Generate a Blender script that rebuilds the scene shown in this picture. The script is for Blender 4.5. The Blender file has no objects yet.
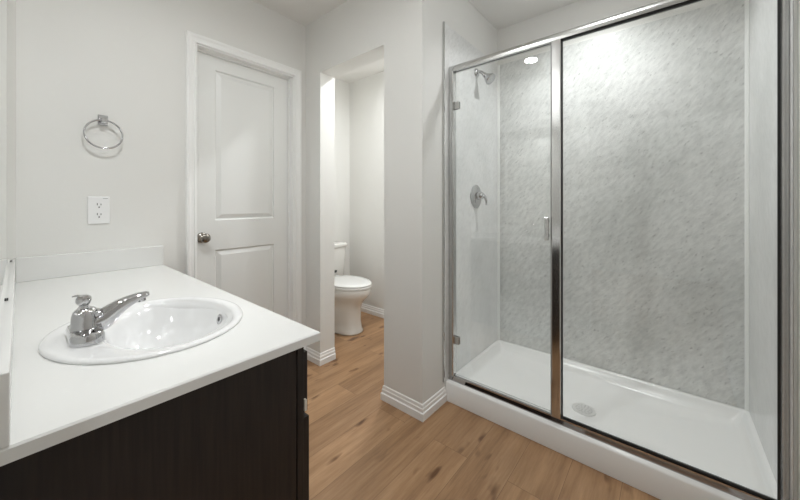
import bpy, bmesh, math, random
from mathutils import Vector, Matrix
random.seed(7)
PI = math.pi
sc = bpy.context.scene
COL = sc.collection

# ------------------------------------------------------------------ camera
cam = bpy.data.cameras.new('camera'); co = bpy.data.objects.new('camera', cam); COL.objects.link(co)
co.location = (.029, -2.053, 1.14); co.rotation_euler = (PI/2, 0, -.872)
cam.sensor_width = 36; cam.lens = 320.834*36/800
cam.shift_y = -(250-202.5)/800
cam.clip_start = .01
sc.camera = co
# ------------------------------------------------------------------ world, exposure
w = bpy.data.worlds.new('world'); sc.world = w; w.use_nodes = True
w.node_tree.nodes['Background'].inputs[0].default_value = (1.0, 1.0, 1.0, 1)
w.node_tree.nodes['Background'].inputs[1].default_value = .5
sc.view_settings.view_transform = 'Standard'; sc.view_settings.look = 'None'
sc.view_settings.gamma = 1; sc.view_settings.use_curve_mapping = False
sc.view_settings.exposure = .70
LIGHT = dict(vanity=5.5, shower=3.9, toilet=8.5, entry=9.5, bedroom=15)   # watts of each downlight; emission of the two added fill domes

# ------------------------------------------------------------------ materials
def mat(name, color, rough=.5, metal=0, spec=.5, coat=0):
    m = bpy.data.materials.new(name); m.use_nodes = True
    b = m.node_tree.nodes['Principled BSDF']
    b.inputs['Base Color'].default_value = (*color, 1); b.inputs['Roughness'].default_value = rough
    b.inputs['Metallic'].default_value = metal; b.inputs['Specular IOR Level'].default_value = spec
    b.inputs['Coat Weight'].default_value = coat; b.inputs['Coat Roughness'].default_value = .05
    return m
def N(m, t, **k):
    n = m.node_tree.nodes.new(t)
    for a, v in k.items(): setattr(n, a, v)
    return n
def L(m, a, b): m.node_tree.links.new(a, b)
def bump(m, height, strength, dist=.001):
    bn = N(m, 'ShaderNodeBump'); bn.inputs['Strength'].default_value = strength; bn.inputs['Distance'].default_value = dist
    L(m, height, bn.inputs['Height']); L(m, bn.outputs[0], m.node_tree.nodes['Principled BSDF'].inputs['Normal'])
def coords(m, scale=(1,1,1), rot=(0,0,0), loc=(0,0,0)):
    tc = N(m, 'ShaderNodeTexCoord'); mp = N(m, 'ShaderNodeMapping')
    mp.inputs['Scale'].default_value = scale; mp.inputs['Rotation'].default_value = rot; mp.inputs['Location'].default_value = loc
    L(m, tc.outputs['Object'], mp.inputs[0]); return mp.outputs[0]
def noise(m, vec, scale, detail=3, rough=.5):
    n = N(m, 'ShaderNodeTexNoise'); n.inputs['Scale'].default_value = scale; n.inputs['Detail'].default_value = detail
    n.inputs['Roughness'].default_value = rough; L(m, vec, n.inputs['Vector']); return n.outputs['Fac']
def ramp(m, fac, stops):
    r = N(m, 'ShaderNodeValToRGB'); L(m, fac, r.inputs[0])
    el = r.color_ramp.elements
    while len(el) < len(stops): el.new(.5)
    for e, (p, c) in zip(el, stops): e.position = p; e.color = (*c, 1)
    return r.outputs[0]
def mix(m, mode, fac, a, b):
    x = N(m, 'ShaderNodeMix', data_type='RGBA', blend_type=mode)
    if isinstance(fac, (int, float)): x.inputs[0].default_value = fac
    else: L(m, fac, x.inputs[0])
    for i, v in ((6, a), (7, b)):
        if isinstance(v, tuple): x.inputs[i].default_value = (*v, 1)
        else: L(m, v, x.inputs[i])
    return x.outputs[2]
def base(m, out): L(m, out, m.node_tree.nodes['Principled BSDF'].inputs['Base Color'])

M = {}
M['paint'] = mat('wall_paint', (.768, .763, .74), .75, spec=.25)
bump(M['paint'], noise(M['paint'], coords(M['paint']), 160, 3), .25, .0006)
M['ceil'] = mat('ceiling_paint', (.80, .79, .77), .85, spec=.2)
bump(M['ceil'], noise(M['ceil'], coords(M['ceil']), 120, 3), .3, .001)
M['trim'] = mat('trim_paint', (.88, .88, .87), .35)
M['door'] = mat('door_paint', (.80, .805, .79), .35)
M['top'] = mat('cultured_marble', (.77, .77, .755), .22, coat=.2)
M['porc'] = mat('porcelain', (.80, .80, .80), .06, coat=.5)
M['bisque'] = mat('toilet_china', (.82, .81, .78), .10, coat=.4)
M['seat'] = mat('toilet_seat_plastic', (.84, .84, .83), .2)
M['acrylic'] = mat('shower_acrylic', (.84, .84, .83), .2)
M['chrome'] = mat('chrome', (.56, .56, .57), .05, 1)
M['alu'] = mat('brushed_aluminium', (.60, .60, .59), .22, 1)
M['post'] = mat('polished_aluminium', (.66, .66, .66), .13, 1)
M['strike'] = mat('grey_strike', (.22, .22, .22), .4, .5)
M['tin'] = mat('pale_brushed_metal', (.80, .80, .79), .4, .4)
M['nickel'] = mat('satin_nickel', (.30, .28, .25), .25, 1)
M['black'] = mat('black_rubber', (.012, .012, .012), .5)
M['dark'] = mat('dark_slot', (.05, .05, .05), .6)
M['plastic'] = mat('white_plastic', (.86, .86, .86), .3)
M['grey'] = mat('grey_ink', (.35, .35, .35), .6)
M['pale'] = mat('pale_bumper', (.72, .66, .58), .5)
M['seam'] = mat('white_caulk_trim', (.82, .83, .81), .35)
# mirror
M['mirror'] = mat('mirror_silver', (.93, .94, .93), .0, 1)
# dark espresso wood
m = M['wood'] = mat('espresso_wood', (.02, .016, .014), .42, spec=.4)
f1 = noise(m, coords(m, (60, 60, 2.5)), 2.0, 5, .6)
base(m, ramp(m, f1, [(.3, (.010, .008, .008)), (.7, (.026, .019, .016))]))
# floor planks
m = M['floor'] = mat('oak_planks', (.4, .26, .15), .38, spec=.4)
v = coords(m, (1, 1, 1), (0, 0, 0), (-.55, 1.363, 0))
def brick(c1, c2, mort):
    b = N(m, 'ShaderNodeTexBrick'); L(m, v, b.inputs['Vector'])
    b.offset = .37; b.inputs['Scale'].default_value = 1; b.inputs['Brick Width'].default_value = 1.22
    b.inputs['Row Height'].default_value = .181; b.inputs['Mortar Size'].default_value = .0011
    b.inputs['Mortar Smooth'].default_value = .6; b.inputs['Bias'].default_value = 0
    b.inputs['Color1'].default_value = (*c1, 1); b.inputs['Color2'].default_value = (*c2, 1); b.inputs['Mortar'].default_value = (*mort, 1)
    return b
bt = brick((0, 0, 0), (1, 1, 1), (.5, .5, .5))
shift = N(m, 'ShaderNodeVectorMath', operation='MULTIPLY_ADD')
L(m, bt.outputs['Color'], shift.inputs[0]); shift.inputs[1].default_value = (7.3, 5.1, 3.7); L(m, v, shift.inputs[2])
st = N(m, 'ShaderNodeMapping'); st.inputs['Scale'].default_value = (1.6, 16, 1); L(m, shift.outputs[0], st.inputs[0])
g1 = noise(m, st.outputs[0], 1.1, 6, .66)
st2 = N(m, 'ShaderNodeMapping'); st2.inputs['Scale'].default_value = (4, 70, 1); L(m, shift.outputs[0], st2.inputs[0])
g2 = noise(m, st2.outputs[0], 1.5, 4, .6)
st3 = N(m, 'ShaderNodeMapping'); st3.inputs['Scale'].default_value = (5, 13, 1); L(m, shift.outputs[0], st3.inputs[0])
g3 = noise(m, st3.outputs[0], 1.0, 2, .5)
c = ramp(m, g1, [(.28, (.27, .152, .077)), (.50, (.40, .238, .127)), (.72, (.52, .330, .188))])
c = mix(m, 'MULTIPLY', .55, c, ramp(m, g2, [(.3, (.72, .70, .68)), (.6, (1, 1, 1))]))
c = mix(m, 'MULTIPLY', 1, c, ramp(m, g3, [(.26, (.40, .32, .27)), (.35, (1, 1, 1))]))
c = mix(m, 'MULTIPLY', 1, c, ramp(m, bt.outputs['Color'], [(0, (.84, .82, .80)), (1, (1.10, 1.09, 1.07))]))
c = mix(m, 'MIX', bt.outputs['Fac'], c, (.17, .10, .055))
base(m, c); bump(m, g2, .12, .0006)
# stone-look shower panels: pale grey with short slanting flecks
def stone(name, rot, lo, hi, plain, fleck):
    m = mat(name, hi, .28)
    v0 = coords(m, (1, 1, 1), rot)
    mp = N(m, 'ShaderNodeMapping'); mp.inputs['Scale'].default_value = (9, 9, 26); L(m, v0, mp.inputs[0])
    a = noise(m, mp.outputs[0], 2.4, 8, .66)
    b = noise(m, v0, 2.2, 4, .55)
    mp2 = N(m, 'ShaderNodeMapping'); mp2.inputs['Scale'].default_value = (26, 26, 70); L(m, v0, mp2.inputs[0])
    d = noise(m, mp2.outputs[0], 1.6, 3, .6)
    c = ramp(m, a, [(.30, lo), (.52, plain), (.68, hi)])
    c = mix(m, 'MULTIPLY', .8, c, ramp(m, b, [(.34, (.80, .81, .805)), (.60, (1.0, 1.0, 1.0))]))
    c = mix(m, 'MULTIPLY', fleck, c, ramp(m, d, [(.31, (.42, .42, .42)), (.37, (1, 1, 1))]))
    base(m, c); bump(m, a, .25, .0012)
    return m
M['stone'] = stone('stone_look_panel', (.85, 0, 0), (.56, .565, .555), (.77, .775, .76), (.69, .695, .68), .62)
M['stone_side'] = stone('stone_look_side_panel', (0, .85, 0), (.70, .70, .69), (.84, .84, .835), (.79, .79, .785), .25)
# thin clear glass (schlick mix, symmetric, lets lamp light through)
def glassmat(name, f0, tint):
    m = bpy.data.materials.new(name); m.use_nodes = True
    for n in list(m.node_tree.nodes):
        if n.type == 'BSDF_PRINCIPLED': m.node_tree.nodes.remove(n)
    out = m.node_tree.nodes['Material Output']
    lw = N(m, 'ShaderNodeLayerWeight'); lw.inputs[0].default_value = .5
    p = N(m, 'ShaderNodeMath', operation='POWER'); L(m, lw.outputs['Facing'], p.inputs[0]); p.inputs[1].default_value = 5
    q = N(m, 'ShaderNodeMath', operation='MULTIPLY_ADD'); L(m, p.outputs[0], q.inputs[0]); q.inputs[1].default_value = .9; q.inputs[2].default_value = f0
    t = N(m, 'ShaderNodeBsdfTransparent'); t.inputs[0].default_value = (*tint, 1)
    g = N(m, 'ShaderNodeBsdfGlossy'); g.inputs['Roughness'].default_value = 0; g.inputs['Color'].default_value = (1, 1, 1, 1)
    x = N(m, 'ShaderNodeMixShader'); L(m, q.outputs[0], x.inputs[0]); L(m, t.outputs[0], x.inputs[1]); L(m, g.outputs[0], x.inputs[2])
    L(m, x.outputs[0], out.inputs[0]); return m
M['glass'] = glassmat('clear_glass', .035, (.985, .99, .985))
def emis(name, strength):
    m = mat(name, (1, 1, 1), .5); b = m.node_tree.nodes['Principled BSDF']
    b.inputs['Emission Color'].default_value = (.965, .99, 1.0, 1); b.inputs['Emission Strength'].default_value = strength
    return m

# ------------------------------------------------------------------ mesh helpers
def link(name, bm, m, parent=None, smooth=False, bevel=0, seg=2, recalc=True):
    if recalc: bmesh.ops.recalc_face_normals(bm, faces=bm.faces)
    me = bpy.data.meshes.new(name); bm.to_mesh(me); bm.free()
    o = bpy.data.objects.new(name, me); COL.objects.link(o)
    me.materials.append(m)
    if smooth:
        for p in me.polygons: p.use_smooth = True
        if smooth != 'all':
            me.set_sharp_from_angle(angle=math.radians(smooth if not isinstance(smooth, bool) else 40))
    if bevel:
        md = o.modifiers.new('bevel', 'BEVEL'); md.width = bevel; md.segments = seg; md.limit_method = 'ANGLE'; md.angle_limit = math.radians(40)
    if parent is not None:
        o.parent = parent
        o.location = -Vector(parent.location)
    return o
def box(bm, lo, hi):
    vs = [bm.verts.new((x, y, z)) for x in (lo[0], hi[0]) for y in (lo[1], hi[1]) for z in (lo[2], hi[2])]
    for f in ((0,1,3,2),(4,6,7,5),(0,4,5,1),(2,3,7,6),(0,2,6,4),(1,5,7,3)): bm.faces.new([vs[i] for i in f])
def B(*boxes):
    bm = bmesh.new()
    for lo, hi in boxes: box(bm, lo, hi)
    return bm
def loft(bm, rings, cap0=True, cap1=True, closed=True):
    R = [[bm.verts.new(p) for p in r] for r in rings]
    n = len(R[0])
    for a, b in zip(R, R[1:]):
        for i in range(n if closed else n-1):
            j = (i+1) % n; bm.faces.new((a[i], a[j], b[j], b[i]))
    if cap0: bm.faces.new(list(reversed(R[0])))
    if cap1: bm.faces.new(R[-1])
    return R
def ring(c, ax, ay, rx, ry, n=32):
    c, ax, ay = Vector(c), Vector(ax), Vector(ay)
    return [c + ax*(rx*math.cos(2*PI*i/n)) + ay*(ry*math.sin(2*PI*i/n)) for i in range(n)]
def lathe(bm, o, axis, prof, n=32, cap0=True, cap1=True):
    """prof: (radius, distance along axis)"""
    axis = Vector(axis).normalized(); t = Vector((0, 0, 1)) if abs(axis.z) < .9 else Vector((1, 0, 0))
    u = axis.cross(t).normalized(); v = axis.cross(u)
    loft(bm, [ring(Vector(o)+axis*d, u, v, max(r, 1e-4), max(r, 1e-4), n) for r, d in prof], cap0, cap1)
def tube(bm, pts, r, n=16, flat=1.0, up=(0, 0, 1), closed=False):
    pts = [Vector(p) for p in pts]; rings = []
    K = len(pts)
    for i, p in enumerate(pts):
        t = (pts[(i+1) % K]-pts[i-1]) if closed else (pts[min(i+1, K-1)]-pts[max(i-1, 0)])
        t.normalize(); u = t.cross(Vector(up))
        if u.length < 1e-3: u = t.cross(Vector((1, 0, 0)))
        u.normalize(); vv = u.cross(t)
        rr = r[i] if isinstance(r, (list, tuple)) else r
        ra, rb = rr if isinstance(rr, tuple) else (rr, rr*flat)
        rings.append(ring(p, u, vv, ra, rb, n))
    if closed: rings.append(rings[0]); 
    if closed:
        R = [[bm.verts.new(p) for p in q] for q in rings[:-1]]
        for a in range(K):
            A, Bq = R[a], R[(a+1) % K]
            for i in range(n): bm.faces.new((A[i], A[(i+1) % n], Bq[(i+1) % n], Bq[i]))
    else: loft(bm, rings)
def smooth_pts(pts, n=6):
    """Catmull-Rom through tuples of any length"""
    P = [pts[0]]+list(pts)+[pts[-1]]; out = []
    for k in range(1, len(P)-2):
        for i in range(n):
            t = i/n; a, b, c2, d = P[k-1], P[k], P[k+1], P[k+2]
            out.append(tuple(.5*((2*b[j])+(-a[j]+c2[j])*t+(2*a[j]-5*b[j]+4*c2[j]-d[j])*t*t+(-a[j]+3*b[j]-3*c2[j]+d[j])*t**3) for j in range(len(a))))
    out.append(tuple(pts[-1])); return out
def sweep(bm, path, prof, to3, closed=False):
    """path: 2-D points; prof: (offset to the left of travel, height); to3 maps (a, b, h) to 3-D; mitred corners"""
    n = len(path); rings = []
    for i in range(n):
        p = Vector(path[i])
        d0 = (p-Vector(path[i-1])).normalized() if i > 0 or closed else None
        d1 = (Vector(path[(i+1) % n])-p).normalized() if i < n-1 or closed else None
        if d0 is None: d0 = d1
        if d1 is None: d1 = d0
        n0, n1 = Vector((-d0.y, d0.x)), Vector((-d1.y, d1.x))
        mv = (n0+n1)/(1+n0.dot(n1))
        rings.append([to3(*(p+mv*o), h) for o, h in prof])
    loft(bm, rings, True, True)
def thing(name, label, cat, loc, group=None):
    o = bpy.data.objects.new(name, None); COL.objects.link(o); o.location = loc; o.empty_display_size = .05
    o['label'] = label; o['category'] = cat
    if group: o['group'] = group
    bpy.context.view_layer.update(); return o
def tag(o, label, cat, group=None):
    o['label'] = label; o['category'] = cat
    if group: o['group'] = group
    return o
def struct(name, bm, m, **k):
    o = link(name, bm, m, **k); o['kind'] = 'structure'; return o

# ------------------------------------------------------------------ setting
X0 = .006; X2 = 1.393; X2b = 1.518; XB = 2.355; YS = -1.06; YR = -2.36; H = 2.44
struct('floor', B(((-3.2, -3.7, -.1), (2.6, .85, 0))), M['floor'])
struct('ceiling', B(((-3.2, -3.7, H), (2.6, .85, H+.1))), M['ceil'])
struct('wall_left', B(((X0-.12, -1.5, 0), (X0, .115, H)), ((X0-.12, -2.36, 2.05), (X0, -1.5, H))), M['paint'])
DX0, DX1, DZ = .672, 1.304, 2.046
struct('wall_back', B(((X0, 0, 0), (DX0, .115, H)), ((DX1, 0, 0), (X2, .115, H)), ((DX0, 0, DZ), (DX1, .115, H))), M['paint'])
YO, YJ, ZL = -.786, -.176, 2.055
struct('wall_middle', B(((X2, YJ, 0), (X2b, .62, H)), ((X2, YO, ZL), (X2b, YJ, H)), ((X2, YS, 0), (X2b, YO, H)),
                        ((X2b, YS, 0), (XB, YS+.115, H))), M['paint'])
struct('wall_far', B(((XB, -2.475, 0), (XB+.115, .735, H))), M['paint'])
struct('wall_toilet', B(((X2, .62, 0), (XB, .735, H))), M['paint'])
struct('wall_right', B(((X0-.12, YR-.115, 0), (XB, YR, H))), M['paint'])

bm = bmesh.new(); loft(bm, [[(X0, -.0005, z), (X0, -.070, z), (X0+.0175, -.0005, z)] for z in (.9135, H-.0005)])
struct('corner_wedge', bm, M['paint'])  # wall-paint wedge added in the corner, shaped to shade as a darker stripe
BP = [(0, 0), (-.014, 0), (-.014, .038), (-.009, .043), (-.009, .060), (-.006, .064), (-.005, .078), (-.002, .082), (0, .082)]
def baseboard(name, path, side=1):
    bm = bmesh.new(); sweep(bm, path, [(o*side, h) for o, h in BP], lambda a, b, h: (a, b, h)); struct(name, bm, M['trim'])
baseboard('baseboard_pillar', [(1.612, YS), (X2, YS), (X2, YO), (X2b, YO)], -1)
baseboard('baseboard_back', [(X2b, YJ), (X2, YJ), (X2, 0), (1.36, 0)], -1)
baseboard('baseboard_toilet', [(X2b, .62), (XB, .62), (XB, YS+.115), (X2b, YS+.115)], 1)
# the bedroom the doorway beside the counter opens to
struct('wall_bedroom', B(((-3.1, -3.6, 0), (-3.0, .5, H)), ((-3.0, -3.6, 0), (X0-.12, -3.5, H)), ((-3.0, .4, 0), (X0-.12, .5, H)), ((X0-.12, -3.6, 0), (X0, YR-.115, H)), ((X0-.12, .115, 0), (X0, .5, H))), M['paint'])
baseboard('baseboard_right', [(1.612, YR), (X0, YR)], 1)

# door casing (architrave) and jamb, door slab
CP = [(0, 0), (.0, .011), (.008, .013), (.012, .010), (.026, .012), (.036, .017), (.046, .017), (.050, .012), (.050, 0)]
bm = bmesh.new()
sweep(bm, [(DX0+.004, 0), (DX0+.004, DZ-.004), (DX1-.004, DZ-.004), (DX1-.004, 0)], [(o, h) for o, h in CP], lambda a, b, h: (a, -h, b))
struct('trim_1', bm, M['trim'])
bm = B(((DX0, .0, 0), (DX0+.012, .115, DZ-.012)), ((DX1-.012, 0, 0), (DX1, .115, DZ-.012)), ((DX0, 0, DZ-.012), (DX1, .115, DZ)),
       ((DX0+.012, .045, 0), (DX0+.022, .058, DZ-.022)), ((DX1-.022, .045, 0), (DX1-.012, .058, DZ-.022)), ((DX0+.012, .045, DZ-.022), (DX1-.012, .058, DZ-.012)))
struct('trim_2', bm, M['trim'])
def door_slab():
    bm = bmesh.new()
    x0, x1, z0, z1, yf, yb = DX0+.014, DX1-.014, .012, DZ-.015, .060, .095
    xs = [x0, .798, 1.178, x1]; zs = [z0, .215, .852, 1.032, 1.945, z1]
    V = {}
    def v(x, z, y=yf):
        k = (round(x, 4), round(z, 4), round(y, 4))
        if k not in V: V[k] = bm.verts.new((x, y, z))
        return V[k]
    for i in range(3):
        for j in range(5):
            a, b, c2, d = xs[i], xs[i+1], zs[j], zs[j+1]
            if i == 1 and j in (1, 3):
                steps = [(0, 0), (.005, .009), (.009, .0105), (.034, .001), (.036, .0005)]
                for (o1, d1), (o2, d2) in zip(steps, steps[1:]):
                    A = [(a+o1, c2+o1), (b-o1, c2+o1), (b-o1, d-o1), (a+o1, d-o1)]; Bq = [(a+o2, c2+o2), (b-o2, c2+o2), (b-o2, d-o2), (a+o2, d-o2)]
                    for k in range(4):
                        l = (k+1) % 4
                        bm.faces.new((v(*A[k], yf+d1), v(*A[l], yf+d1), v(*Bq[l], yf+d2), v(*Bq[k], yf+d2)))
                o, dd = steps[-1]
                bm.faces.new((v(a+o, c2+o, yf+dd), v(b-o, c2+o, yf+dd), v(b-o, d-o, yf+dd), v(a+o, d-o, yf+dd)))
            else: bm.faces.new((v(a, c2), v(b, c2), v(b, d), v(a, d)))
    per = [(x, z0) for x in xs]+[(x1, z) for z in zs[1:]]+[(x, z1) for x in reversed(xs[:-1])]+[(x0, z) for z in reversed(zs[1:-1])]
    for k in range(len(per)):
        l = (k+1) % len(per); bm.faces.new((v(*per[k]), v(*per[l]), v(*per[l], yb), v(*per[k], yb)))
    bm.faces.new([v(*p, yb) for p in reversed(per)])
    return bm
d1 = struct('door_1', door_slab(), M['door'])
bm = bmesh.new(); lathe(bm, (.727, .060, .933), (0, -1, 0), [(.031, 0), (.031, .004), (.026, .009), (.012, .012), (.011, .030), (.018, .036), (.026, .044), (.0285, .053), (.026, .062), (.016, .068), (.0, .069)])
k = link('door_knob', bm, M['nickel'], d1, smooth='all'); k['label'] = 'round satin nickel knob'
for z in (.25, 1.02, 1.80):
    bm = bmesh.new(); lathe(bm, (DX1-.013, .0585, z-.04), (0, 0, 1), [(.0035, 0), (.0035, .08)], 12); link('hinge', bm, M['nickel'], d1, smooth=True)

# ------------------------------------------------------------------ ceiling downlights, plus two added fill domes
def downlight(x, y, r, st, spread, label):
    t = thing('downlight', label, 'ceiling light', (x, y, H), 'round recessed ceiling lights')
    bm = bmesh.new(); lathe(bm, (x, y, H), (0, 0, -1), [(r+.022, 0), (r+.022, .003), (r+.012, .007), (r, .005), (r, .001)], 40, True, False); link('trim_ring', bm, M['plastic'], t, smooth=True)
    bm = bmesh.new(); lathe(bm, (x, y, H-.002), (0, 0, -1), [(r, 0), (r, .001)], 40); link('lens', bm, emis('lamp_lens', 12), t)
    ld = bpy.data.lights.new('lamp', 'AREA'); ld.shape = 'DISK'; ld.size = 2*r; ld.energy = st; ld.spread = math.radians(spread); ld.color = (.965, .99, 1.0)
    lo = bpy.data.objects.new('lamp', ld); COL.objects.link(lo); lo.parent = t; lo.location = (0, 0, -.0045)
downlight(.285, -1.085, .055, LIGHT['vanity'], 170, 'round recessed downlight in the ceiling above the vanity sink, mirrored in the shower door')
downlight(1.95, -1.70, .055, LIGHT['shower'], 130, 'round recessed downlight in the ceiling above the shower')
downlight(1.95, -.52, .055, LIGHT['toilet'], 165, 'round recessed downlight in the ceiling above the toilet')
def dome(x, y, r, st, label):  # out-of-view domes added to fill the rooms with soft light
    t = thing('fill_dome', label, 'ceiling light', (x, y, H))
    bm = bmesh.new(); lathe(bm, (x, y, H), (0, 0, -1), [(r*.9, 0), (r*1.03, .004), (r*1.03, .018), (r, .020)], 40, True, False); link('mount_ring', bm, M['plastic'], t, smooth=40)
    bm = bmesh.new(); lathe(bm, (x, y, H-.019), (0, 0, -1), [(r, 0), (r*.95, .025), (r*.8, .048), (r*.5, .066), (r*.2, .072), (0, .073)], 40); link('diffuser', bm, emis('fill_diffuser', st), t, smooth='all')
dome(1.05, -1.80, .15, LIGHT['entry'], 'unseen round white fill dome added on the bathroom ceiling over the open floor')
dome(-1.2, -3.0, .22, LIGHT['bedroom'], 'unseen large round fill dome added on the ceiling of the next room')

# ------------------------------------------------------------------ vanity
ZC = .813; TH = .022; VY = -1.376; SX, SY = .266, -.987
van = thing('vanity_cabinet', 'dark espresso brown wooden vanity cabinet under the white countertop', 'cabinet', (.25, -.68, 0))
link('side_panel', B(((.0065, -1.360, .002), (.463, -1.342, ZC-TH-.001))), M['wood'], van, bevel=.001)
link('face_frame', B(((.466, -1.360, .002), (.484, -.004, ZC-TH-.001))), M['wood'], van, bevel=.001)
link('carcass', B(((.008, -1.341, .09), (.462, -.004, .64))), M['wood'], van)
for y0, y1 in ((-1.352, -.915), (-.905, -.465), (-.455, -.012)):
    d = link('door', B(((.4845, y0, .11), (.500, y1, .60)), ((.500, y0, .11), (.504, y0+.06, .60)), ((.500, y1-.06, .11), (.504, y1, .60)), ((.500, y0+.06, .11), (.504, y1-.06, .17)), ((.500, y0+.06, .54), (.504, y1-.06, .60))), M['wood'], van)
    link('false_drawer', B(((.4845, y0, .615), (.500, y1, .765))), M['wood'], van, bevel=.002)
b = link('bumper', B(((.486, -1.361, .622), (.492, -1.3525, .650))), M['pale'], van, bevel=.001); b['label'] = 'small pale bumper tab on the cabinet edge'

ct = thing('countertop', 'white cultured marble vanity countertop with low splash around the wall sides', 'countertop', (.27, -.69, ZC))
def slab():
    bm = bmesh.new(); x0, x1, y0, y1 = X0+.0005, .522, VY, -.0005
    ax, ay = .172, .207; n = 96
    angs = [2*PI*i/n for i in range(n)]
    for cx_, cy_ in ((x0, y0), (x1, y0), (x1, y1), (x0, y1)): angs.append(math.atan2((cy_-SY), (cx_-SX)) % (2*PI))
    angs = sorted(set(round(a, 6) for a in angs))
    def hit(a):
        dx, dy = math.cos(a), math.sin(a); t = 9
        if dx > 1e-9: t = min(t, (x1-SX)/dx)
        if dx < -1e-9: t = min(t, (x0-SX)/dx)
        if dy > 1e-9: t = min(t, (y1-SY)/dy)
        if dy < -1e-9: t = min(t, (y0-SY)/dy)
        return SX+dx*t, SY+dy*t
    inner = []
    for a in angs:
        r = 1/math.sqrt((math.cos(a)/ax)**2+(math.sin(a)/ay)**2); inner.append((SX+r*math.cos(a), SY+r*math.sin(a)))
    outer = [hit(a) for a in angs]
    e = .003
    def ins(p): return (min(max(p[0], x0+e), x1-e), min(max(p[1], y0+e), y1-e))
    rings = [[(*p, ZC-TH) for p in inner], [(*p, ZC) for p in inner], [(*ins(p), ZC) for p in outer], [(*p, ZC-e) for p in outer], [(*p, ZC-TH) for p in outer]]
    rings.append(rings[0]); R = [[bm.verts.new(p) for p in r] for r in rings[:-1]]; R.append(R[0]); n = len(angs)
    for a, b in zip(R, R[1:]):
        for i in range(n): bm.faces.new((a[i], a[(i+1) % n], b[(i+1) % n], b[i]))
    return bm
link('slab', slab(), M['top'], ct, smooth=30)
link('backsplash', B(((X0+.0005, VY, ZC+.0002), (.022, -.0005, ZC+.1))), M['top'], ct, bevel=.002)
link('side_splash', B(((.0222, -.018, ZC+.0002), (.520, -.0005, ZC+.1))), M['top'], ct, bevel=.002)

# oval drop-in sink
sk = thing('sink', 'white oval drop-in basin set in the vanity countertop', 'sink', (SX, SY, ZC+.0005))
bm = bmesh.new(); n = 72
def el(cx_, ax, ay, z): return [(cx_+ax*math.cos(2*PI*i/n), SY+ay*math.sin(2*PI*i/n), ZC+z) for i in range(n)]
R = [(SX, .170, .205, -.0199), (SX, .170, .206, .0005), (SX, .208, .243, .0005), (SX, .2085, .2435, .0035), (SX, .2065, .2415, .0065), (SX, .201, .236, .0085), (SX+.001, .194, .230, .0085), (SX+.008, .181, .222, .0068),
     (SX+.022, .161, .213, .0045), (SX+.031, .148, .206, .001), (SX+.035, .140, .200, -.005), (SX+.036, .133, .192, -.016), (SX+.035, .126, .183, -.034), (SX+.032, .112, .164, -.068), (SX+.026, .092, .134, -.098), (SX+.018, .062, .090, -.118), (SX+.012, .032, .038, -.130), (SX+.01, .021, .021, -.133),
     (SX+.01, .021, .021, -.142), (SX+.012, .040, .046, -.140), (SX+.018, .070, .098, -.134), (SX+.026, .102, .146, -.113), (SX+.032, .124, .178, -.078), (SX+.030, .136, .195, -.038), (SX, .170, .205, -.02)]
RR = [[bm.verts.new(p) for p in el(*r)] for r in R[:-1]]; RR.append(RR[0])
for a, b in zip(RR, RR[1:]):
    for i in range(n): bm.faces.new((a[i], a[(i+1) % n], b[(i+1) % n], b[i]))
link('basin', bm, M['porc'], sk, smooth='all')
bm = bmesh.new(); lathe(bm, (SX+.01, SY, ZC-.1335), (0, 0, 1), [(.022, 0), (.022, .002), (.016, .003), (.014, .001), (.012, .0015), (.011, .006), (.0, .007)]); link('drain', bm, M['chrome'], sk, smooth=True)
bm = bmesh.new()
oc = Vector((SX+.160, SY-.012, ZC-.030)); ax_ = Vector((-1, 0, .22)).normalized()
lathe(bm, oc, ax_, [(.015, 0), (.015, .0025), (.012, .004), (.0065, .003), (.0, .003)], 24); link('overflow_ring', bm, M['chrome'], sk, smooth=True)
bm = bmesh.new(); lathe(bm, oc+ax_*.0031, ax_, [(.0065, 0), (.0065, .0006)], 20); link('overflow_hole', bm, M['dark'], sk)

# faucet
FX, FY, FZ = .132, SY, ZC+.0070
fa = thing('faucet', 'polished chrome single-lever faucet standing on the back rim of the oval basin', 'faucet', (FX, FY, FZ))
def stadium(cx_, cy_, hx, hy, z, n=12):
    p = []
    for k in range(2*n+2):
        a = PI*k/(n) if k <= n else PI*(k-1)/n
        s = 1 if k <= n else -1
        p.append((cx_+hx*math.cos(a), cy_+s*(hy-hx)+hx*math.sin(a), z))
    return p
bm = bmesh.new()
loft(bm, [stadium(FX, FY, .030, .072, FZ-.001), stadium(FX, FY, .030, .072, FZ+.014), stadium(FX, FY, .027, .069, FZ+.021), stadium(FX, FY, .020, .060, FZ+.024)])
link('base_plate', bm, M['chrome'], fa, smooth=35)
bm = bmesh.new(); lathe(bm, (FX, FY, FZ+.018), (.0, 0, 1), [(.0275, 0), (.0275, .010), (.0255, .014), (.0245, .034), (.0215, .044), (.016, .050), (.011, .052), (.0, .0525)]); link('body', bm, M['chrome'], fa, smooth=35)
# spout: a broad horn that rises forward over the basin and thins towards the tip
sp = smooth_pts([(FX+.002, FZ+.026, .020, .018), (FX+.028, FZ+.032, .022, .026), (FX+.046, FZ+.046, .021, .0215), (FX+.068, FZ+.061, .019, .0165), (FX+.094, FZ+.0715, .017, .0115), (FX+.114, FZ+.0765, .015, .008), (FX+.121, FZ+.0765, .012, .006)], 6)
bm = bmesh.new(); P = [(p[0], FY, p[1]) for p in sp]; Rr = [(p[2], p[3]) for p in sp]
tube(bm, P, Rr, 20); link('spout', bm, M['chrome'], fa, smooth='all')
bm = bmesh.new(); lathe(bm, (FX+.106, FY, FZ+.071), (.15, 0, -1), [(.009, 0), (.009, .010), (.007, .011), (.0, .009)], 20); link('aerator', bm, M['chrome'], fa, smooth=True)
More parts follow.
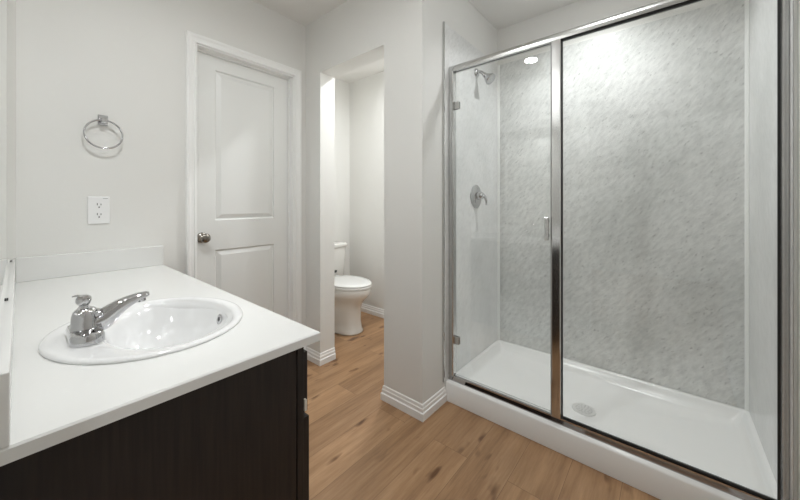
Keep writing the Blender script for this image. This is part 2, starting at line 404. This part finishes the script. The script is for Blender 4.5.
# lever: round knob on a collar with a short tab over the back
bm = bmesh.new(); lathe(bm, (FX-.002, FY, FZ+.068), (-.05, 0, 1), [(.013, 0), (.010, .005), (.009, .008), (.0125, .012), (.0145, .019), (.0135, .026), (.009, .031), (.0, .033)], 14); h = link('lever_knob', bm, M['chrome'], fa, smooth=28)
bm = bmesh.new(); tube(bm, [(FX-.002, FY+.002, FZ+.094), (FX-.014, FY+.003, FZ+.100), (FX-.022, FY+.004, FZ+.099)], [(.008, .0035), (.007, .003), (.004, .002)], 12); link('lever_tab', bm, M['chrome'], fa, smooth='all')
bm = bmesh.new(); lathe(bm, (FX+.020, FY-.010, FZ+.050), (.75, -.30, .45), [(.013, 0), (.013, .008), (.010, .011), (.0, .012)], 16); link('cap', bm, M['chrome'], fa, smooth=30)

# mirror
mi = thing('mirror', 'large frameless wall mirror standing on the backsplash above the counter', 'mirror', (X0+.003, -.7, ZC+.1))
link('mirror_glass', B(((X0+.0005, -1.36, ZC+.103), (X0+.0055, -.072, 1.865))), M['mirror'], mi)
for y in (-.12, -.88):
    c_ = link('clip', B(((X0+.0057, y-.004, ZC+.1005), (X0+.0085, y+.004, ZC+.106))), M['dark'], mi, bevel=.001); c_['label'] = 'small dark mirror clip'

# towel ring
tr = thing('towel_ring', 'chrome towel ring hanging on the wall left of the white door', 'towel ring', (.287, 0, 1.52))
link('mount_plate', B(((.268, -.010, 1.505), (.304, -.0005, 1.552))), M['chrome'], tr, bevel=.003)
link('mount_post', B(((.275, -.042, 1.510), (.297, -.010, 1.534))), M['chrome'], tr, bevel=.004)
bm = bmesh.new(); rr = .066; tl = math.radians(14)
tube(bm, [(.286+rr*math.sin(2*PI*i/64), -.031+(-rr+rr*math.cos(2*PI*i/64))*math.sin(tl)*-.0-.004*math.sin(2*PI*i/64)-.010*(1-math.cos(2*PI*i/64))/2, 1.524-rr+rr*math.cos(2*PI*i/64)) for i in range(64)], .0042, 12, up=(0, 1, 0), closed=True)
link('ring', bm, M['chrome'], tr, smooth='all')

# outlet
ou = thing('outlet', 'white wall plate with two socket faces below the towel ring', 'outlet', (.273, 0, 1.105))
link('cover_plate', B(((.234, -.007, 1.040), (.311, -.0005, 1.168))), M['plastic'], ou, bevel=.004)
for z in (1.128, 1.082):
    bm = bmesh.new(); sy_ = .0165
    loft(bm, [[(.273+.0165*max(-.85, min(.85, math.cos(2*PI*i/32)))*1.1, y, z+.0175*math.sin(2*PI*i/32)) for i in range(32)] for y in (-.0068, -.0082)])
    s = link('socket_face', bm, M['plastic'], ou)
    link('slots', B(((.2655, -.0086, z-.001), (.2680, -.0083, z+.009)), ((.2780, -.0086, z-.001), (.2805, -.0083, z+.007)), ((.2705, -.0086, z-.013), (.2755, -.0083, z-.007))), M['dark'], s)
    ou.children  # keep
    s.children[0].location = (0, 0, 0)
l = link('print_mark', B(((.286, -.0073, 1.158), (.304, -.0071, 1.1605))), M['grey'], ou); l['label'] = 'faint grey printed mark'

# ------------------------------------------------------------------ toilet
TX = 1.930
to = thing('toilet', 'white two-piece toilet seen through the opening beside the door', 'toilet', (TX, .25, 0))
def egg(cx_, yb, yf, hw, z, n=48, p=2.0):
    """egg outline: back at yb, front (towards -y) at yf"""
    out = []; ym = yb-(yb-yf)*.42
    for i in range(n):
        a = 2*PI*i/n; c_, s_ = math.cos(a), math.sin(a)
        x = cx_+hw*math.copysign(abs(c_)**(2/p), c_)
        y = ym+((yb-ym) if s_ > 0 else (ym-yf))*math.copysign(abs(s_)**(2/p), s_)
        out.append((x, y, z))
    return out
bm = bmesh.new()
loft(bm, [egg(TX, .50, .010, .128, .001, p=2.8), egg(TX, .50, .010, .130, .012, p=2.8), egg(TX, .495, .022, .121, .03, p=2.7), egg(TX, .49, .030, .117, .10, p=2.6), egg(TX, .49, .028, .119, .20, p=2.5), egg(TX, .49, .012, .127, .245, p=2.3), egg(TX, .48, -.025, .148, .29, p=2.1),
          egg(TX, .46, -.066, .174, .325), egg(TX, .44, -.083, .183, .35), egg(TX, .43, -.087, .185, .375), egg(TX, .43, -.086, .184, .394), egg(TX, .425, -.08, .178, .40)])
link('bowl', bm, M['bisque'], to, smooth='all')
link('shelf', B(((TX-.11, .36, .30), (TX+.11, .60, .397))), M['bisque'], to, bevel=.02, seg=4)
bm = bmesh.new(); loft(bm, [egg(TX, .395, -.084, .180, .4005), egg(TX, .395, -.084, .180, .407), egg(TX, .40, -.092, .188, .4075), egg(TX, .40, -.092, .188, .417), egg(TX, .395, -.088, .184, .420)]); link('seat', bm, M['seat'], to, smooth=50)
bm = bmesh.new(); loft(bm, [egg(TX, .39, -.082, .178, .4205), egg(TX, .39, -.082, .178, .426), egg(TX, .395, -.090, .186, .4265), egg(TX, .395, -.090, .186, .433), egg(TX, .385, -.080, .176, .440), egg(TX, .34, -.03, .13, .4435)]); link('lid', bm, M['seat'], to, smooth=50)
for q in (-.08, .08): link('seat_hinge', B(((TX+q-.02, .397, .400), (TX+q+.02, .415, .436))), M['seat'], to, bevel=.005)
def rrect(x0, x1, y0, y1, z, r=.03, n=6):
    out = []
    for cx_, cy_, a0 in ((x1-r, y1-r, 0), (x0+r, y1-r, PI/2), (x0+r, y0+r, PI), (x1-r, y0+r, 1.5*PI)):
        for k in range(n+1): a = a0+PI/2*k/n; out.append((cx_+r*math.cos(a), cy_+r*math.sin(a), z))
    return out
bm = bmesh.new(); loft(bm, [rrect(TX-.185, TX+.185, .44, .585, .398), rrect(TX-.20, TX+.20, .43, .595, .42), rrect(TX-.215, TX+.215, .42, .602, .70)]); link('tank', bm, M['bisque'], to, smooth=50)
bm = bmesh.new(); loft(bm, [rrect(TX-.220, TX+.220, .413, .606, .7005), rrect(TX-.226, TX+.226, .407, .610, .708), rrect(TX-.226, TX+.226, .407, .610, .728), rrect(TX-.218, TX+.218, .415, .602, .738), rrect(TX-.19, TX+.19, .44, .58, .741)]); link('tank_lid', bm, M['bisque'], to, smooth=50)
bm = bmesh.new(); lathe(bm, (TX-.15, .4225, .65), (0, -1, 0), [(.012, 0), (.012, .010), (.0, .011)], 16); tube(bm, [(TX-.15, .410, .65), (TX-.12, .402, .648), (TX-.07, .400, .642)], [.006, .0055, .005], 10); link('flush_lever', bm, M['chrome'], to, smooth=True)
b = link('badge', B(((1.990, .4195, .462), (2.020, .4265, .484))), M['dark'], to, bevel=.001); b['label'] = 'small dark mark low on the tank front'
for s in (-1, 1):
    bm = bmesh.new(); lathe(bm, (TX+s*.106, .27, .012), (0, 0, 1), [(.014, 0), (.014, .012), (.008, .02), (.0, .022)], 16); link('bolt_cap', bm, M['seat'], to, smooth=True)

# ------------------------------------------------------------------ shower base
sb = thing('shower_tray', 'white acrylic shower base with raised curb and shallow floor', 'shower tray', (1.98, -1.71, 0))
bx0, bx1, by0, by1 = 1.613, XB-.001, YR+.001, YS-.001
def rect(x0, x1, y0, y1, z, r=.02): return rrect(x0, x1, y0, y1, z, r, 5)
bm = bmesh.new()
loft(bm, [rect(bx0, bx1, by0, by1, .001, .002), rect(bx0, bx1, by0, by1, .104, .002), rect(bx0+.006, bx1-.002, by0+.002, by1-.002, .113, .004), rect(bx0+.090, bx1-.022, by0+.022, by1-.022, .113, .008),
          rect(bx0+.096, bx1-.026, by0+.026, by1-.026, .106, .012), rect(bx0+.110, bx1-.045, by0+.045, by1-.045, .066, .03), rect(bx0+.125, bx1-.065, by0+.065, by1-.065, .056, .04), rect(bx0+.3, bx1-.3, by0+.5, by1-.5, .050, .02)])
link('pan', bm, M['acrylic'], sb, smooth=55)
bm = bmesh.new(); dc = (1.945, -1.708, .0515); lathe(bm, dc, (0, 0, 1), [(.056, 0), (.056, .0015), (.050, .003), (.046, .002), (.0, .0025)], 40); dr = link('drain_cover', bm, M['tin'], sb, smooth=True); dr['label'] = 'round metal drain cover with small holes'
bm = bmesh.new()
for rr_, cnt in ((.036, 14), (.024, 9), (.011, 5)):
    for i in range(cnt):
        a = 2*PI*i/cnt; lathe(bm, (dc[0]+rr_*math.cos(a), dc[1]+rr_*math.sin(a), dc[2]+.0022), (0, 0, 1), [(.0034, 0), (.0034, .0006)], 8)
o = link('drain_holes', bm, M['grey'], sb); o.parent = dr; o.location = (0, 0, 0)

# ------------------------------------------------------------------ shower surround
ZS = 2.168; ZB = .1145
su = thing('shower_surround', 'grey stone-look wall panels lining the shower alcove above the white base', 'shower wall panels', (XB, -1.71, ZB))
p_ = link('back_panel', B(((XB-.008, YR+.009, ZB), (XB-.0005, YS-.009, ZS))), M['stone'], su); p_['label'] = 'mottled grey back panel'
link('end_panel', B(((1.596, YS-.008, ZB), (XB-.0005, YS-.0005, ZS))), M['stone_side'], su)
link('end_panel', B(((1.596, YR+.0005, ZB), (XB-.0005, YR+.008, ZS))), M['stone_side'], su)
for y, s in ((YS-.0085, -1), (YR+.0085, 1)):
    bm = bmesh.new(); loft(bm, [[(XB-.0085, y, z), (XB-.0085, y+s*.014, z), (XB-.0105, y+s*.014, z), (XB-.018, y+s*.010, z), (XB-.0225, y+s*.002, z), (XB-.0225, y, z)] for z in (ZB, ZS)]); link('corner_trim', bm, M['seam'], su)
for y, s in ((YS-.0005, -1), (YR+.0005, 1)):
    link('edge_trim', B(((1.588, min(y, y+s*.010), ZB), (1.5955, max(y, y+s*.010), ZS+.004))), M['alu'], su)

# ------------------------------------------------------------------ shower enclosure
XG = 1.660; yl, yr_ = YS-.0085, YR+.0085; YP0, YP1 = -1.669, -1.628; ZT = 1.932; ZK = .1135
en = thing('shower_enclosure', 'chrome framed glass shower enclosure with a hinged door and a fixed pane', 'shower enclosure', (XG, -1.71, ZK))
def extr_y(prof, y0, y1):
    bm = bmesh.new(); loft(bm, [[(XG+a, y, b) for a, b in prof] for y in (y0, y1)]); return bm
def extr_z(prof, z0, z1):
    bm = bmesh.new(); loft(bm, [[(XG+a, b, z) for a, b in prof] for z in (z0, z1)]); return bm
hp = [(-.019, ZT-.036), (-.021, ZT-.026), (-.021, ZT-.012), (-.016, ZT-.003), (-.008, ZT), (.010, ZT), (.017, ZT-.004), (.019, ZT-.012), (.019, ZT-.036), (.006, ZT-.036), (.006, ZT-.028), (-.006, ZT-.028), (-.006, ZT-.036)]
link('header_rail', extr_y(hp, yr_+.0005, yl-.0005), M['alu'], en, smooth=40)
tp = [(-.022, ZK), (-.022, ZK+.006), (-.015, ZK+.018), (-.015, ZK+.026), (.015, ZK+.026), (.015, ZK+.012), (.024, ZK+.006), (.024, ZK)]
link('bottom_track', extr_y(tp, yr_+.0005, yl-.0005), M['chrome'], en, smooth=40)
def jamb(ya, yb, z0=ZK+.0265, z1=ZT-.0365, m='alu'):
    return extr_z([(-.020, ya), (-.021, ya*.9+yb*.1), (-.021, ya*.15+yb*.85), (-.018, yb), (.016, yb), (.019, ya)], z0, z1)
link('wall_jamb', jamb(yl-.0005, yl-.030), M['alu'], en)
link('wall_jamb', jamb(yr_+.0005, yr_+.016), M['alu'], en)
pp = [(-.022, YP0+.001), (-.0235, YP0+.004), (-.0235, YP1-.004), (-.022, YP1-.001), (-.018, YP1), (.018, YP1), (.020, YP0), (-.018, YP0)]
link('center_post', extr_z(pp, ZK+.0265, ZT-.0365), M['post'], en)
# fixed pane with black gasket
fp = thing  # noqa
pane = link('fixed_pane', B(((XG-.003, yr_+.0165, ZK+.027), (XG+.003, YP0-.0005, ZT-.037))), M['glass'], en)
g = .007; a0, a1, z0, z1 = yr_+.0168, YP0-.0008, ZK+.0272, ZT-.0372
gk = link('gasket', B(((XG-.010, a0, z0), (XG-.0032, a0+g, z1)), ((XG-.010, a1-g*.6, z0), (XG-.0032, a1, z1)), ((XG-.010, a0+g, z0), (XG-.0032, a1-g*.6, z0+g)), ((XG-.010, a0+g, z1-g), (XG-.0032, a1-g*.6, z1))), M['black'], en)
gk['label'] = 'thin black rubber gasket around the fixed pane'
# hinged door
dz0, dz1 = ZK+.030, ZT-.042
dg = link('door_pane', B(((XG-.003, YP1+.008, dz0), (XG+.003, yl-.034, dz1))), M['glass'], en)
for z in (.345, 1.700):
    h = link('hinge', B(((XG-.010, yl-.062, z-.022), (XG-.0035, yl-.022, z+.022)), ((XG+.0035, yl-.062, z-.022), (XG+.010, yl-.022, z+.022))), M['alu'], en, bevel=.002); h['label'] = 'small square metal hinge plate'
link('strike_strip', B(((XG-.008, YP1+.0005, dz0), (XG+.004, YP1+.0065, dz1))), M['strike'], en)
link('sweep_strip', B(((XG-.004, YP1+.009, ZK+.0265), (XG+.004, yl-.035, ZK+.0298))), M['seam'], en)
link('handle', B(((XG-.030, YP1+.010, .962), (XG-.022, YP1+.030, 1.072)), ((XG-.022, YP1+.012, .975), (XG-.0032, YP1+.022, .990)), ((XG-.022, YP1+.012, 1.045), (XG-.0032, YP1+.022, 1.060))), M['alu'], en, bevel=.002)

# shower head and valve on the left end wall
YW = YS-.0085; HX, HZ = 1.992, 2.002
sh = thing('shower_head', 'chrome shower head on a short arm high on the shower end wall', 'shower head', (HX, YW, HZ))
bm = bmesh.new(); lathe(bm, (HX, YW, HZ), (0, -1, 0), [(.030, 0), (.029, .004), (.022, .011), (.012, .014), (.0, .014)]); link('wall_flange', bm, M['chrome'], sh, smooth=True)
ap = smooth_pts([(YW-.008, HZ), (YW-.025, HZ+.002), (YW-.042, HZ-.010), (YW-.056, HZ-.028)], 5)
bm = bmesh.new(); tube(bm, [(HX, a, b) for a, b in ap], .0095, 16, up=(1, 0, 0)); link('arm', bm, M['chrome'], sh, smooth='all')
bm = bmesh.new(); lathe(bm, (HX, YW-.050, HZ-.020), (0, -.74, -.68), [(.012, 0), (.015, .006), (.013, .014), (.018, .022), (.027, .042), (.036, .060), (.038, .068), (.035, .072), (.0, .070)]); link('spray_head', bm, M['chrome'], sh, smooth=40)
VZ = 1.18; VX = 1.985
va = thing('shower_valve', 'chrome round shower valve with lever handle below the shower head', 'shower valve', (VX, YW, VZ))
bm = bmesh.new(); lathe(bm, (VX, YW, VZ), (0, -1, 0), [(.078, 0), (.077, .004), (.068, .010), (.045, .015), (.030, .017), (.0, .017)], 40); link('escutcheon', bm, M['chrome'], va, smooth=True)
bm = bmesh.new(); lathe(bm, (VX, YW-.014, VZ+.005), (0, -1, 0), [(.026, 0), (.025, .018), (.021, .034), (.012, .042), (.0, .043)]); link('hub', bm, M['chrome'], va, smooth=40)
bm = bmesh.new(); tube(bm, [(VX, YW-.046, VZ+.012), (VX+.008, YW-.060, VZ-.004), (VX+.014, YW-.067, VZ-.030), (VX+.016, YW-.066, VZ-.058)], [(.013, .011), (.012, .008), (.0095, .006), (.008, .005)], 14, up=(0, 1, 0)); link('lever', bm, M['chrome'], va, smooth='all')
sc.cycles.use_guiding = True; sc.cycles.sample_clamp_indirect = 0
sc.cycles.max_bounces = 12; sc.cycles.diffuse_bounces = 7; sc.cycles.transparent_max_bounces = 16
